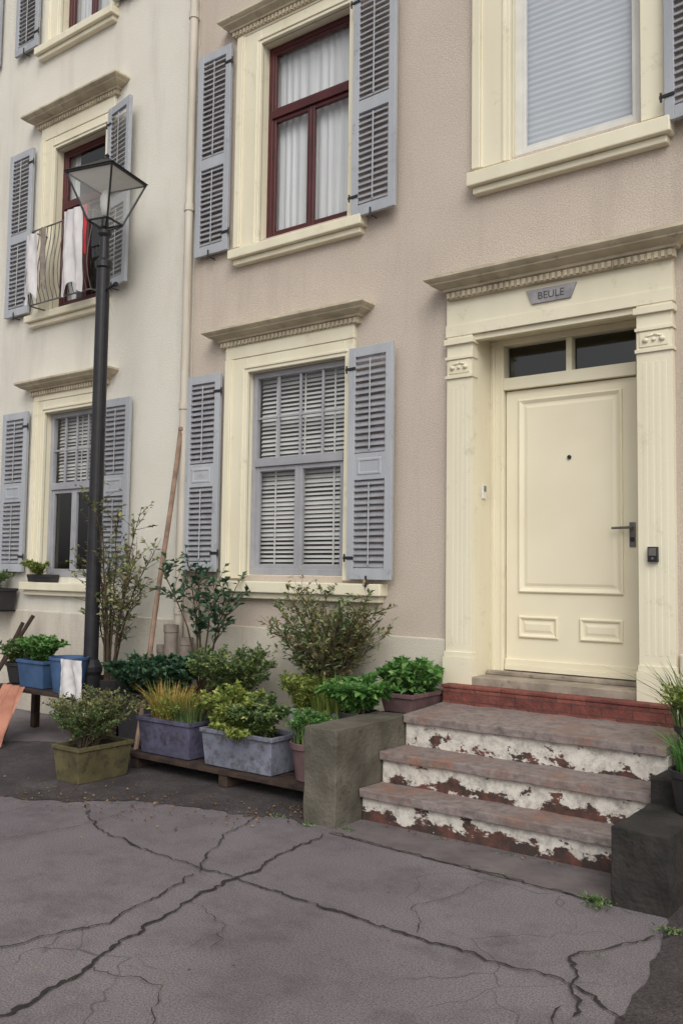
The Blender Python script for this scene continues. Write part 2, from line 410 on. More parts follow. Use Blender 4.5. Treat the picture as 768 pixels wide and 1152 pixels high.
DOOR_OPEN = (-2.94, -1.80, 0.4, 3.13)
op1 = [(-5.08,-4.06,1.42,3.12), (-5.0,-4.06,4.25,5.97), (-2.67,-1.77,4.33,6.02), DOOR_OPEN, (-5.0,-4.06,7.15,8.8), (-2.67,-1.77,7.15,8.8), (0.0,1.0,1.42,3.12), (0.0,1.0,4.25,5.97)]
wall(-5.78, 3.2, 0.0, 9.7, op1, M_wall, house)
op2 = [(-7.92,-7.09,1.36,3.05), (-7.90,-7.07,4.15,5.86), (-7.90,-7.07,7.10,8.8), (-10.4,-9.57,1.36,3.05), (-10.4,-9.57,4.15,5.86), (-10.4,-9.57,7.1,8.8)]
wall(-13.5, -5.783, 0.0, 9.7, op2, M_wall2, house2, YF)

window(house, -5.08,-4.06,1.42,3.12, M_grey, 'grid', 'venetian', (0.25,0.085), 3.50, (-5.30,-3.66,1.28,1.37), inset=.045, proj=.17)
shutter(house, -5.77,-5.36,1.44,3.15, 2.27, .20, 'L', 0.0)
shutter(house, -3.97,-3.56,1.40,3.15, 2.24, .20, 'R', -0.05, YF-.06)
window(house, -5.0,-4.06,4.25,5.97, M_red, 'tee', 'curtain', (0.27,0.085), 6.26, (-5.28,-3.88,4.11,4.19), inset=.08)
shutter(house, -5.72,-5.32,4.22,6.07, 5.05, .10, 'L', 0.0)
shutter(house, -3.97,-3.56,4.17,6.05, 5.03, .10, 'R', -0.05, YF-.06)
window(house, -2.67,-1.77,4.33,6.02, M_white, 'single', 'screen', (0.29,0.15), 6.3, (-2.97,-1.57,4.16,4.26), inset=.05)
shutter(house, -1.60,-1.18,4.22,6.1, 5.1, .10, 'R', -0.12, YF-.06)
window(house, -5.0,-4.06,7.15,8.8, M_red, 'tee', 'curtain', (0.27,0.085), 9.05, (-5.28,-3.88,7.02,7.10))
window(house, -2.67,-1.77,7.15,8.8, M_white, 'single', 'screen', (0.29,0.15), 9.05, (-3.02,-1.56,7.02,7.10))
window(house, 0.0,1.0,1.42,3.12, M_grey, 'grid', 'venetian', (0.25,0.25), 3.44, (-.3,1.3,1.28,1.37))
window(house, 0.0,1.0,4.25,5.97, M_red, 'tee', 'curtain', (0.25,0.25), 6.24, (-.3,1.3,4.12,4.20))
window(house2, -7.92,-7.09,1.36,3.05, M_grey, 'grid', 'venetian_half', (0.18,0.13), 3.38, (-8.15,-6.9,1.23,1.31), proj=.17)
shutter(house2, -8.60,-8.16,1.41,3.09, 2.24, .2, 'L', 0.0)
shutter(house2, -6.94,-6.53,1.43,3.07, 2.24, .2, 'R', 0.0)
window(house2, -7.90,-7.07,4.15,5.86, M_red, 'tee', 'curtain_side', (0.24,0.13), 6.27, (-8.25,-6.95,4.03,4.10), proj=.18, inset=.08)
shutter(house2, -8.66,-8.24,4.15,5.96, 5.0, .1, 'L', 0.0)
shutter(house2, -6.98,-6.56,4.16,5.98, 5.0, .1, 'R', -0.18)
window(house2, -7.90,-7.07,7.10,8.8, M_red, 'tee', 'curtain', (0.24,0.13), 9.05, (-8.25,-6.95,6.97,7.05), inset=.08)
shutter(house2, -8.66,-8.24,7.10,8.9, 8.0, .1, 'L', 0.0)
shutter(house2, -6.98,-6.56,7.10,8.9, 8.0, .1, 'R', 0.0)
for z in ((1.36,3.05),(4.15,5.86),(7.1,8.8)):
    window(house2, -10.4,-9.57,z[0],z[1], M_grey, 'grid', 'venetian', (0.24,0.13), z[1]+.29, (-10.7,-9.4,z[0]-.13,z[0]-.05))
    shutter(house2, -11.12,-10.7,z[0]+.03,z[1]+.06,sum(z)/2,.1,'L')
    shutter(house2, -9.40,-8.98,z[0]+.03,z[1]+.06,sum(z)/2,.1,'R')

p = MB(); p.box(-5.775,-3.155,YF-.03,YF-.002,0,1.0); p.box(-1.57,3.2,YF-.03,YF-.002,0,1.0); p.build('plinth', M_plinth, house, .01)
p = MB(); p.box(-13.5,-5.79,YF-.025,YF-.002,0,1.02); p.build('plinth', M_plinth, house2, .01)
d = MB(); d.tube((-5.80,YF-.065,.12),(-5.80,YF-.065,9.6),.038,.038,16)
for z in (1.1,2.9,4.7,6.5,8.3): d.tube((-5.80,YF-.065,z-.03),(-5.80,YF-.065,z+.03),.046,.046,16); d.box(-5.81,-5.79,YF-.05,YF,z-.01,z+.01)
d.build('drainpipe', M_pipe, house)

# ---- door surround
s = MB()
for a, b in ((-3.14,-2.94),(-1.80,-1.585)):
    s.box(a, b, YF-.05, YF+.02, .88, 3.12)
    s.box(a-.012, b+.012, YF-.07, YF+.02, .62, .88)
    s.box(a-.005, b+.005, YF-.06, YF+.02, .881, .92)
    w = b-a
    for k in range(4):
        xx = a+.028+(w-.056)*(k+.5)/4; s.box(xx-.012, xx+.012, YF-.0515, YF-.049, .98, 2.76)
    s.box(a-.008, b+.008, YF-.064, YF+.02, 2.82, 2.842)
    s.box(a-.008, b+.008, YF-.064, YF+.02, 2.955, 2.975)
    s.box(a+.02, b-.02, YF-.057, YF-.048, 2.855, 2.945)
    s.box(a-.015, b+.015, YF-.072, YF+.02, 3.06, 3.10)
s.box(-3.15,-1.575,YF-.055,YF+.02,3.1201,3.20)
s.box(-3.145,-1.58,YF-.048,YF+.02,3.2001,3.40)
s.box(-2.96,-2.9401,YF+.0201,YF+.34,.6,3.14); s.box(-1.7999,-1.78,YF+.0201,YF+.34,.6,3.14); s.box(-2.9399,-1.8001,YF+.0201,YF+.34,3.12,3.14)
s.box(-2.9401,-1.80,YF-.03,YF+.0199,3.0801,3.119)
s.build('door_surround', M_cream, house, .005)
ca = MB()
for a, b in ((-3.14,-2.94),(-1.80,-1.585)):
    c = (a+b)/2
    for sx in (-1,1):
        ca.lathe((c+sx*.05, YF-.058, 2.895), [(0.0,-.016),(.014,-.012),(.020,0),(.014,.012),(0,.016)], 10)
        ca.tube((c+sx*.05,YF-.060,2.915),(c,YF-.060,2.925),.006,.006,6)
    ca.lathe((c, YF-.058, 2.895), [(0.0,-.014),(.010,-.010),(.014,0),(.010,.010),(0,.014)], 10)
ca.build('capital_ornament', M_cream, house, smooth=True)
crown(house, -3.08, -1.60, YF-.04, 3.53, .17, True, M_crown, .15)
pl = MB(); pl.add([(-2.49,YF-.062,3.25),(-2.22,YF-.062,3.25),(-2.18,YF-.062,3.345),(-2.53,YF-.062,3.345),(-2.49,YF-.047,3.25),(-2.22,YF-.047,3.25),(-2.18,YF-.047,3.345),(-2.53,YF-.047,3.345)],
     [(0,1,2,3),(0,4,5,1),(1,5,6,2),(2,6,7,3),(3,7,4,0)]); pl.build('name_plaque', M_plq, house)
tx = bpy.data.curves.new('name_plaque_letters', 'FONT'); tx.body = 'BEULE'; tx.size = .068; tx.align_x = 'CENTER'; tx.extrude = .001
to = bpy.data.objects.new('name_plaque_letters', tx); to.location = (-2.355, YF-.0640, 3.274); to.rotation_euler = (math.pi/2,0,0); COL.objects.link(to)
tx.materials.append(M_plqt); to.parent = house; to.matrix_parent_inverse = Matrix.Translation(house.location).inverted()

YD = 5.70
f = MB()
f.box(-2.9399,-2.835,YD-.03,YD+.06,.78,3.1199); f.box(-1.895,-1.8001,YD-.03,YD+.06,.78,3.1199)
f.box(-2.92,-2.90,YD-.042,YD-.029,.78,3.10); f.box(-2.855,-2.84,YD-.036,YD-.029,.78,3.10)
f.box(-2.835,-1.895,YD-.028,YD+.06,3.075,3.119); f.box(-2.835,-1.895,YD-.035,YD+.06,2.755,2.84)
f.box(-2.375,-2.335,YD-.02,YD+.05,2.8401,3.0749)
f.build('door_frame', M_cream, house, .005)
g = MB(); g.add([(-2.83,YD+.03,2.84),(-1.9,YD+.03,2.84),(-1.9,YD+.03,3.07),(-2.83,YD+.03,3.07)],[(0,1,2,3)]); g.build('transom_glass', M_glass, house)
room(house, -2.83,-1.9,2.84,3.07,YD+.065)
dr = MB()
dr.box(-2.828,-1.902,YD,YD+.045,.79,2.748)
def panel(x0,x1,z0,z1,r=.035):
    dr.frame(x0,x1,z0,z1,[(0,YD-.0005),(0,YD-.012),(-.01,YD-.018),(-.02,YD-.012),(-r,YD-.003),(-r-.012,YD-.003),(-r-.03,YD-.009)],fill=True)
panel(-2.73,-1.995,1.33,2.68)
panel(-2.73,-2.44,1.02,1.17,.025); panel(-2.29,-2.0,1.02,1.17,.025)
dr.box(-2.828,-1.902,YD-.03,YD+.001,.795,.83); dr.box(-2.828,-1.902,YD-.018,YD+.001,.8301,.87)
dr.build('door_leaf', M_door, house, .002, seg=1)
hw = MB()
hw.tube((-2.355,YD-.022,2.25),(-2.355,YD-.009,2.25),.014,.014,14,1)
hw.box(-1.955,-1.915,YD-.008,YD-.0005,1.64,1.80,0)
hw.tube((-1.935,YD-.008,1.765),(-1.935,YD-.055,1.765),.010,.010,10,0)
hw.tube((-1.935,YD-.05,1.765),(-2.055,YD-.055,1.762),.009,.008,10,0)
hw.tube((-1.935,YD-.016,1.69),(-1.935,YD-.002,1.69),.016,.016,14,1)
hw.build('door_handle', [M_metal, M_black], house, .002)
ib = MB(); ib.box(-1.735,-1.675,YF-.085,YF-.058,1.54,1.63,0); ib.box(-1.728,-1.682,YF-.09,YF-.0851,1.575,1.622,1)
ib.tube((-1.705,YF-.09,1.56),(-1.705,YF-.083,1.56),.008,.008,10,1)
ib.build('key_safe', [M_black, M_metal], house, .005)
bl = MB(); bl.box(-2.94,-2.925,YF+.09,YF+.14,1.98,2.08,0); bl.box(-2.925,-2.921,YF+.10,YF+.13,2.03,2.07,1); bl.build('door_bell', [M_white,M_metal], house, .003)

# ------------------------------------------------------------------ steps
steps = empty('entrance_steps', (-2.27,4.7,0))
def slab(name, x0,x1,y0,y1,z0,z1, mat, nx=60, ny=6, nzz=2, amp=.006, wear=None, parent=steps, seed=0.0, rise=0.0):
    mb = MB()
    def P(i,j,k):
        x=x0+(x1-x0)*i/nx; y=y0+(y1-y0)*j/ny; z=z0+(z1-z0)*k/nzz+rise*j/ny
        n=noise.noise_vector(Vector((x*7+seed,y*7,z*7)))*amp + noise.noise_vector(Vector((x*31,y*31+seed,z*31)))*amp*.4
        return (x+n.x*.5,y+n.y,z+n.z*.6)
    idx={}
    def V(i,j,k):
        if (i,j,k) not in idx: idx[(i,j,k)]=len(mb.v); mb.v.append(P(i,j,k))
        return idx[(i,j,k)]
    def F(*q): mb.f.append(tuple(V(*t) for t in q)); mb.m.append(0)
    for i in range(nx):
        for j in range(ny):
            F((i,j,nzz),(i+1,j,nzz),(i+1,j+1,nzz),(i,j+1,nzz)); F((i,j,0),(i,j+1,0),(i+1,j+1,0),(i+1,j,0))
        for k in range(nzz):
            F((i,0,k),(i+1,0,k),(i+1,0,k+1),(i,0,k+1)); F((i,ny,k),(i,ny,k+1),(i+1,ny,k+1),(i+1,ny,k))
    for j in range(ny):
        for k in range(nzz):
            F((0,j,k),(0,j,k+1),(0,j+1,k+1),(0,j+1,k)); F((nx,j,k),(nx,j+1,k),(nx,j+1,k+1),(nx,j,k+1))
    ob = mb.build(name, mat, parent, .006)
    if wear is not None:
        at = ob.data.attributes.new('wear','FLOAT','POINT')
        at.data.foreach_set('value',[float(wear*min(1.0,max(0.0,1-(v[2]-z0)/(z1-z0)))**1.5-.05) for v in mb.v])
    return ob
NY = [4.33,4.54,4.80]; ZT=[.185,.37,.56]; X0,X1=-3.095,-1.46
zb = 0
for i in range(3):
    slab('riser_%d'%(i+1), X0+.004,X1-.004,NY[i]+.028,NY[i]+.10, zb-.02 if i else -.05, ZT[i]-.047, M_riser, 60,1,6,.004, (.42,.20,.14)[i], seed=i*3.1)
    slab('tread_%d'%(i+1), X0,X1,NY[i],(NY[i+1]+.06 if i<2 else 5.37), ZT[i]-.05, ZT[i], M_tread, 70,8 if i<2 else 16,2,.010, seed=i*5.3, rise=.03 if i==2 else 0)
    zb = ZT[i]
slab('brick_course', -3.10,-1.575,5.29,5.375,.565,.685, M_brick,40,2,3,.004)
slab('brick_top', -3.105,-1.57,5.285,5.40,.686,.708, M_brick,40,2,1,.003)
slab('stone_threshold', -2.935,-1.805,5.39,5.70,.68,.76, M_thresh,30,4,1,.003)
slab('door_sill', -2.93,-1.81,5.60,5.76,.7605,.788, M_thresh,30,2,1,.002)
sw = empty('step_side_wall', (-3.2,4.5,0))
slab('wall_block', -3.335,-3.10,4.11,4.86,-.05,.55, M_moss,8,16,14,.010, parent=sw)
slab('wall_rear', -3.40,-3.11,4.862,5.41,-.05,.53, M_moss,10,10,8,.01, parent=sw)
sw2 = empty('step_side_wall.001', (-1.33,4.4,0))
slab('wall_block', -1.455,-1.20,3.96,4.5,-.05,.34, M_dconc,10,14,10,.012, parent=sw2)
slab('wall_rear', -1.452,-1.05,4.502,5.41,-.05,.46, M_dconc,10,14,10,.012, parent=sw2)

# ------------------------------------------------------------------ ground
g = MB(); S=150
g.add([(-S,-S,0),(S,-S,0),(S,S,0),(-S,S,0)],[(0,1,2,3)]); g.build('ground', M_asph)
def blob(name, pts, z, mat, jit=.03, sub=.05):
    out=[]; n=len(pts)
    for i in range(n):
        a=Vector(pts[i]); b=Vector(pts[(i+1)%n]); L=(b-a).length; k=max(1,int(L/sub))
        for j in range(k):
            p=a.lerp(b,j/k); q=noise.noise_vector(Vector((p.x*3,p.y*3,0)))*jit*1.5+noise.noise_vector(Vector((p.x*14,p.y*14,5)))*jit
            out.append((p.x+q.x,p.y+q.y,z))
    tris = mg.tessellate_polygon([[Vector(p) for p in out]])
    mb=MB(); mb.add(out,[tuple(t) for t in tris]); ob = mb.build(name, mat)
    for q in ob.data.polygons:
        if q.normal.z<0: q.flip()
    return ob
blob('damp_earth', [(-9.5,2.3),(-6.6,2.75),(-5.6,3.15),(-5.0,3.42),(-4.34,3.84),(-3.9,3.97),(-3.25,4.05),(-3.2,5.3),(-5.9,5.35),(-6.35,4.7),(-6.8,4.35),(-7.8,3.9),(-9.5,3.3)], .004, M_earth, .06, .025)
blob('damp_earth.001', [(-1.16,4.6),(-1.19,3.98),(-1.14,3.6),(-1.07,2.96),(-0.98,2.0),(-0.8,0.2),(3,0.2),(3,5.3),(-1.0,5.3)], .004, M_earth, .03, .025)
blob('pavement_strip', [(-3.08,4.02),(-1.48,3.95),(-1.46,4.40),(-3.08,4.40)], .004, M_strip, .008)

def crack(mb, pts, w0, w1, z=.008, seed=0):
    r=random.Random(seed); path=[]
    for i in range(len(pts)-1):
        a=Vector(pts[i]+(0,)); b=Vector(pts[i+1]+(0,)); L=(b-a).length; k=max(2,int(L/.022))
        for j in range(k): path.append(a.lerp(b,j/k))
    path.append(Vector(pts[-1]+(0,)))
    N=len(path); off=[]
    for i,p in enumerate(path):
        q=noise.noise_vector(Vector((p.x*4+seed,p.y*4,seed)))*.05+noise.noise_vector(Vector((p.x*18,p.y*18,seed)))*.03+noise.noise_vector(Vector((p.x*50,p.y*50,seed)))*.012
        off.append(Vector((p.x+q.x,p.y+q.y,0)))
    L_=[];R_=[]
    for i,p in enumerate(off):
        a=off[max(0,i-1)]; b=off[min(N-1,i+1)]; t=(b-a).normalized(); n=Vector((-t.y,t.x,0))
        w=(w0+(w1-w0)*i/N)*(.2+r.random()*.8+.8*abs(noise.noise(Vector((i*.13,seed,0)))))*(.3 if i in (0,N-1) else 1)
        L_.append((p.x+n.x*w/2,p.y+n.y*w/2,z)); R_.append((p.x-n.x*w/2,p.y-n.y*w/2,z))
    mb.add(R_+L_,[(i,i+1,N+i+1,N+i) for i in range(N-1)])
    return off
ck=MB(); CP=[]
CR=[([(-2.55,1.2),(-2.65,1.73),(-2.72,2.13),(-2.92,2.75),(-2.96,3.15),(-3.07,3.96)],.023,.014),
 ([(-4.6,3.5),(-3.98,3.21),(-3.24,3.16),(-2.96,3.15),(-2.3,3.13),(-1.88,3.11),(-1.29,3.10),(-1.05,2.97)],.010,.013),
 ([(-3.4,1.2),(-3.10,2.02),(-2.97,2.46),(-3.14,3.07)],.012,.009),
 ([(-3.61,3.99),(-3.4,3.5),(-3.14,3.07)],.009,.009),
 ([(-3.06,4.01),(-2.3,3.98),(-1.47,3.94)],.008,.010),
 ([(-1.21,2.91),(-1.38,3.40),(-1.11,3.84)],.012,.010),
 ([(-1.21,2.91),(-1.19,2.3),(-1.3,1.5)],.010,.007),
 ([(-1.96,3.12),(-2.1,3.4),(-1.99,3.93)],.005,.003),
 ([(-2.72,2.13),(-2.4,2.2),(-2.1,1.9),(-1.7,1.8)],.005,.003),
 ([(-5.0,2.6),(-4.5,2.45),(-4.17,2.2),(-3.6,1.7)],.009,.006),
 ([(-4.5,2.45),(-4.2,3.2),(-4.3,3.6)],.005,.004),
 ([(-2.93,2.8),(-2.6,2.75),(-2.5,2.5)],.004,.003)]
for i,(c,a,b) in enumerate(CR): CP.append(crack(ck,c,a,b,.008+.0004*i,i*1.7))
ck.build('pavement_cracks', M_crack)

# ------------------------------------------------------------------ foliage
def leaf(mb, p, d, L, W, mi=0, fold=.25):
    d=d.normalized(); s=d.cross(Vector((rnd.uniform(-.6,.6),rnd.uniform(-.6,.6),1)))
    if s.length<1e-3: s=Vector((1,0,0))
    s.normalize(); up=s.cross(d)
    m=p+d*L*.45; droop=up*(-L*.12)
    mb.add([p, m+s*W/2+up*fold*W, p+d*L+droop, m-s*W/2+up*fold*W],[(0,2,1),(0,3,2)],mi)
def rv(z0=-1,z1=1): return Vector((rnd.uniform(-1,1),rnd.uniform(-1,1),rnd.uniform(z0,z1)))
def shrub(parent, base, h, spread, nst, leafL, leafW, dens, mat, levels=4, lean=(0,0), start=.25, tips=None, name='foliage', stemr=.006, top=.65):
    mb=MB(); sb=MB(); base=Vector(base)
    for i in range(nst):
        a=2*math.pi*(i+rnd.random())/nst; r=spread*math.sqrt(rnd.uniform(.05,1))
        end=base+Vector((math.cos(a)*r+lean[0],math.sin(a)*r*.85+lean[1],h*rnd.uniform(top,1.0)*(1-.25*(r/spread)**2)))
        mid=base.lerp(end,.5)+Vector((-math.cos(a)*r*.2,-math.sin(a)*r*.2,h*.08))
        b0=base+Vector((math.cos(a),math.sin(a),0))*rnd.uniform(0,.05)
        N=8; P=[]
        for k in range(N+1):
            t=k/N; P.append(b0.lerp(mid,t).lerp(mid.lerp(end,t),t)+rv()*.008)
        for k in range(N): sb.tube(P[k],P[k+1],stemr*(1-k/N*.7),stemr*(1-(k+1)/N*.7),4,0,False)
        for k in range(N):
            t=k/N
            if t<start: continue
            for _ in range(levels if rnd.random()<.9 else 0):
                sp=P[k].lerp(P[k+1],rnd.random()); dr_=(rv(-.3,1)+(sp-base).normalized()*.5).normalized(); SL=min(.2,h*rnd.uniform(.08,.22))
                e=sp+dr_*SL; sb.tube(sp,e,stemr*.35,stemr*.15,3,0,False)
                for _ in range(max(1,int(dens*rnd.uniform(.4,1.4)))):
                    u=rnd.uniform(.15,1.05); q=sp.lerp(e,u)
                    if q.y>YF-.06: continue
                    dl=(dr_*.6+rv(-.5,.7)).normalized(); sc=rnd.uniform(.6,1.15)
                    mi=1 if (tips and rnd.random()<.16 and u>.7) else 0
                    leaf(mb,q,dl,leafL*sc,leafW*sc,mi)
    mats=[mat]+([tips] if tips else [])
    mb.build(name, mats, parent); sb.build('stems', M_stem, parent)
def grass(parent, cx, cy, z, rx, ry, n, h, w, mat, name='foliage', arch=.5):
    mb=MB()
    for _ in range(n):
        a=rnd.uniform(0,6.283); rr=math.sqrt(rnd.random()); p=Vector((cx+math.cos(a)*rx*rr,cy+math.sin(a)*ry*rr,z))
        dirh=Vector((math.cos(a)*rr+rnd.uniform(-.5,.5),math.sin(a)*rr+rnd.uniform(-.5,.5),0)); L=h*rnd.uniform(.5,1.1); ar=arch*rnd.uniform(.3,1.3)
        s=Vector((-dirh.y,dirh.x,0)); s=s.normalized() if s.length>0 else Vector((1,0,0)); vs=[]
        for k in range(5):
            t=k/4; q=p+dirh*(ar*L*t*t)+Vector((0,0,L*(t-.35*ar*t*t))); ww=w*(1-t)**.7*.5+.0003
            vs+=[q+s*ww,q-s*ww]
        mb.add(vs,[(2*k,2*k+1,2*k+3,2*k+2) for k in range(4)])
    mb.build(name, mat, parent)

def potbox(name, x0,x1,y0,y1,z0,z1, mat, taper=.02, lip=.012):
    e=empty(name,((x0+x1)/2,(y0+y1)/2,z0)); mb=MB(); t=taper; w=.014
    o=[(x0+t,y0+t),(x1-t,y0+t),(x1-t,y1-t),(x0+t,y1-t)]; O=[(x0,y0),(x1,y0),(x1,y1),(x0,y1)]
    LP=[(x0-lip,y0-lip),(x1+lip,y0-lip),(x1+lip,y1+lip),(x0-lip,y1+lip)]; I=[(x0+w,y0+w),(x1-w,y0+w),(x1-w,y1-w),(x0+w,y1-w)]
    rings=[(o,z0),(O,z1-.03),(LP,z1-.028),(LP,z1),(I,z1),(I,z1-.03)]
    vs=[(p[0],p[1],z) for r,z in rings for p in r]
    fs=[(4*k+i,4*k+(i+1)%4,4*k+4+(i+1)%4,4*k+4+i) for k in range(5) for i in range(4)]+[(3,2,1,0)]
    mb.add(vs,fs,0); mb.add([(p[0],p[1],z1-.028) for p in I],[(0,1,2,3)],1)
    mb.build('planter',[mat,M_soil],e,.004)
    return e
def potround(name, cx,cy,z0,r,h,mat):
    e=empty(name,(cx,cy,z0)); mb=MB()
    mb.lathe((cx,cy,z0),[(0,0),(r*.72,0),(r*.95,h*.82),(r*1.04,h*.83),(r*1.06,h),(r*.94,h),(r*.92,h*.9),(0,h*.9)],24,0)
    mb.build('pot',[mat],e,.003); s_=MB(); s_.lathe((cx,cy,z0),[(0,h*.92),(r*.9,h*.92)],20); s_.build('soil',M_soil,e)
    return e
C_olive=pm('planter_olive_plastic',lin((104,96,66)),lin((76,70,48)),6,.7,.4,grime=lin((54,50,40)),gt=(.5,.7))
C_blue=pm('planter_blue',lin((100,98,122)),lin((76,74,94)),6,.7,.4,grime=lin((62,58,64)),gt=(.46,.66))
C_gblue=pm('planter_grey_blue',lin((134,138,152)),lin((108,110,126)),6,.7,.4,grime=lin((86,82,84)),gt=(.46,.68))
C_mauve=pm('pot_mauve',lin((124,98,98)),lin((96,74,76)),6,.7,.4)
C_pale=pm('planter_pale',lin((158,164,156)),lin((128,134,130)),6,.6,.3,grime=lin((100,96,90)))
C_dark=pm('pot_dark',(.024,.022,.024,1),(.04,.036,.038,1),6,.6,.3)
C_bblue=pm('bucket_blue',lin((70,98,136)),lin((54,78,110)),6,.6,.2,grime=lin((76,80,92)))
C_terra=pm('terracotta_cloth',lin((184,130,108)),lin((152,102,84)),5,.85,.4,40,grime=lin((120,84,70)))
C_white=pm('white_cloth',lin((218,214,212)),lin((196,192,194)),5,.9,.3,80)
C_redc=pm('red_cloth',lin((190,60,66)),lin((156,42,50)),5,.9,.3,80)
C_grey2=pm('clay_pipe',lin((150,138,128)),lin((114,104,98)),8,.85,.4)

e=potbox('potted_herb_shrub',-5.29,-5.01,3.79,4.24,0.005,.25,C_olive)
shrub(e,(-5.15,4.02,.22),.42,.38,28,.030,.013,8,L_olive,5,start=.15,tips=L_mid,stemr=.004)
shrub(e,(-5.15,3.92,.22),.34,.30,18,.028,.013,8,L_mid,5,start=.15,stemr=.004)
sh=MB()
for k in range(3): sh.box(-5.25,-3.40,4.38+k*.15,4.51+k*.15,.085,.115)
for x in (-5.2,-4.3,-3.5): sh.box(x,x+.08,4.39,4.82,.006,.084)
sh.build('wooden_pallet',M_wood,None,.004)
e=potbox('potted_straw_grass',-5.16,-4.62,4.42,4.70,.12,.38,C_blue)
grass(e,-4.92,4.56,.34,.22,.11,520,.32,.008,L_sand,arch=.6)
grass(e,-4.76,4.54,.34,.14,.10,220,.24,.010,L_mid,'low_leaves')
shrub(e,(-4.86,4.5,.34),.2,.26,14,.03,.018,6,L_lime,3,start=.05,name='herb',stemr=.003)
e=potbox('potted_golden_shrub',-4.50,-3.86,4.42,4.71,.12,.37,C_gblue)
shrub(e,(-4.33,4.54,.33),.32,.28,22,.038,.026,9,L_lime,5,start=.05,stemr=.003)
shrub(e,(-4.04,4.52,.33),.28,.26,20,.036,.026,9,L_mid,5,start=.05,tips=L_lime,stemr=.003)
shrub(e,(-4.2,4.47,.33),.16,.34,16,.036,.026,8,L_lime,4,start=.1,name='trailing',stemr=.003,top=.2)
e=potround('potted_small_herb',-3.64,4.56,.12,.135,.24,C_mauve)
shrub(e,(-3.64,4.56,.34),.22,.18,16,.032,.016,8,L_fresh,4,start=.1,stemr=.003)
grass(e,-3.66,4.54,.34,.1,.1,120,.24,.007,L_mid,'blades')
e=potbox('potted_ivy',-5.95,-5.15,4.86,5.11,.02,.45,C_dark)
shrub(e,(-5.72,4.94,.42),.32,.36,28,.055,.046,9,L_dark,4,start=.05,stemr=.003)
shrub(e,(-5.35,4.88,.42),.34,.38,30,.055,.046,9,L_dark,4,start=.05,stemr=.003)
e=potround('potted_green_shrub',-4.72,4.98,.02,.19,.38,C_dark)
shrub(e,(-4.72,4.95,.38),.52,.40,36,.036,.020,10,L_mid,5,start=.1,tips=L_lime,stemr=.004)
e=potbox('potted_light_herb',-4.08,-3.52,4.84,5.08,.10,.50,C_pale)
shrub(e,(-3.98,4.92,.46),.30,.24,20,.038,.020,9,L_lime,4,start=.1,stemr=.003)
grass(e,-3.72,4.90,.47,.18,.09,260,.30,.009,L_lime,'blades')
e=potround('potted_tall_shrub',-3.98,5.22,.01,.17,.50,C_dark)
shrub(e,(-3.92,5.12,.48),.98,.52,26,.050,.024,6,L_olive,4,start=.25,tips=L_pink,stemr=.007,top=.5)
shrub(e,(-3.96,5.08,.48),.90,.46,12,.048,.023,6,L_mid,4,start=.25,tips=L_lime,stemr=.006)
e=potround('potted_rose_tree',-5.22,5.2,.01,.18,.48,C_dark)
shrub(e,(-5.24,5.13,.46),1.24,.42,7,.072,.044,5.5,L_dark,4,start=.5,stemr=.010,top=.7)
e=potbox('potted_hydrangea',-3.38,-3.13,4.96,5.36,.535,.66,C_mauve)
shrub(e,(-3.25,5.08,.63),.25,.22,18,.062,.046,6,L_fresh,4,start=.1,stemr=.004)
shrub(e,(-3.22,5.25,.63),.20,.16,10,.055,.040,6,L_fresh,4,start=.1,stemr=.004)
e=potround('potted_hydrangea.001',-3.42,4.78,.01,.13,.54,C_dark)
shrub(e,(-3.42,4.76,.54),.22,.26,22,.058,.042,6,L_fresh,4,start=.05,stemr=.004)
e=potround('potted_bare_shrub',-6.30,5.08,.01,.2,.5,C_dark)
shrub(e,(-6.24,5.02,.48),1.90,.50,15,.056,.034,4.2,L_olive,4,start=.2,tips=L_lime,stemr=.009,top=.4)
e=potround('potted_spider_plant',-1.22,4.42,.345,.11,.20,C_dark)
grass(e,-1.22,4.42,.53,.08,.08,110,.26,.013,L_fresh,arch=.9)
e=potround('potted_spider_plant.001',-1.30,4.86,.465,.13,.22,C_dark)
grass(e,-1.32,4.86,.66,.12,.12,170,.40,.014,L_mid,arch=.9)
shrub(e,(-1.25,4.84,.66),.3,.22,14,.04,.02,7,L_lime,4,start=.1,stemr=.003)

# ------------------------------------------------------------------ bench with buckets
bn=MB()
for k in range(3): bn.box(-7.25,-6.02,4.52+k*.16,4.66+k*.16,.39,.42)
for x in (-7.2,-6.12):
    for y in (4.54,4.9): bn.box(x,x+.06,y,y+.06,.005,.389)
bn.box(-7.18,-6.07,4.93,4.95,.3,.385); bn.build('wooden_bench',M_wood,None,.004)
e=potbox('potted_parsley',-6.95,-6.58,4.58,4.80,.425,.66,C_bblue)
shrub(e,(-6.77,4.69,.64),.22,.22,26,.036,.032,9,L_fresh,4,start=.1,stemr=.003)
e=empty('blue_bucket',(-6.33,4.66,.42)); mb=MB()
mb.lathe((-6.33,4.66,.425),[(0,0),(.12,0),(.155,.27),(.165,.27),(.165,.29),(.148,.29),(.115,.02),(0,.02)],28); mb.build('bucket',C_bblue,e)
mb=MB(); pts=[Vector((-6.33+.16*math.cos(t),4.62,.70-.10*math.sin(t))) for t in [math.pi*i/14 for i in range(15)]]
for i in range(14): mb.tube(pts[i],pts[i+1]+Vector((0,-.004,0)),.004,.004,6)
mb.build('bucket_handle',M_metal,e)
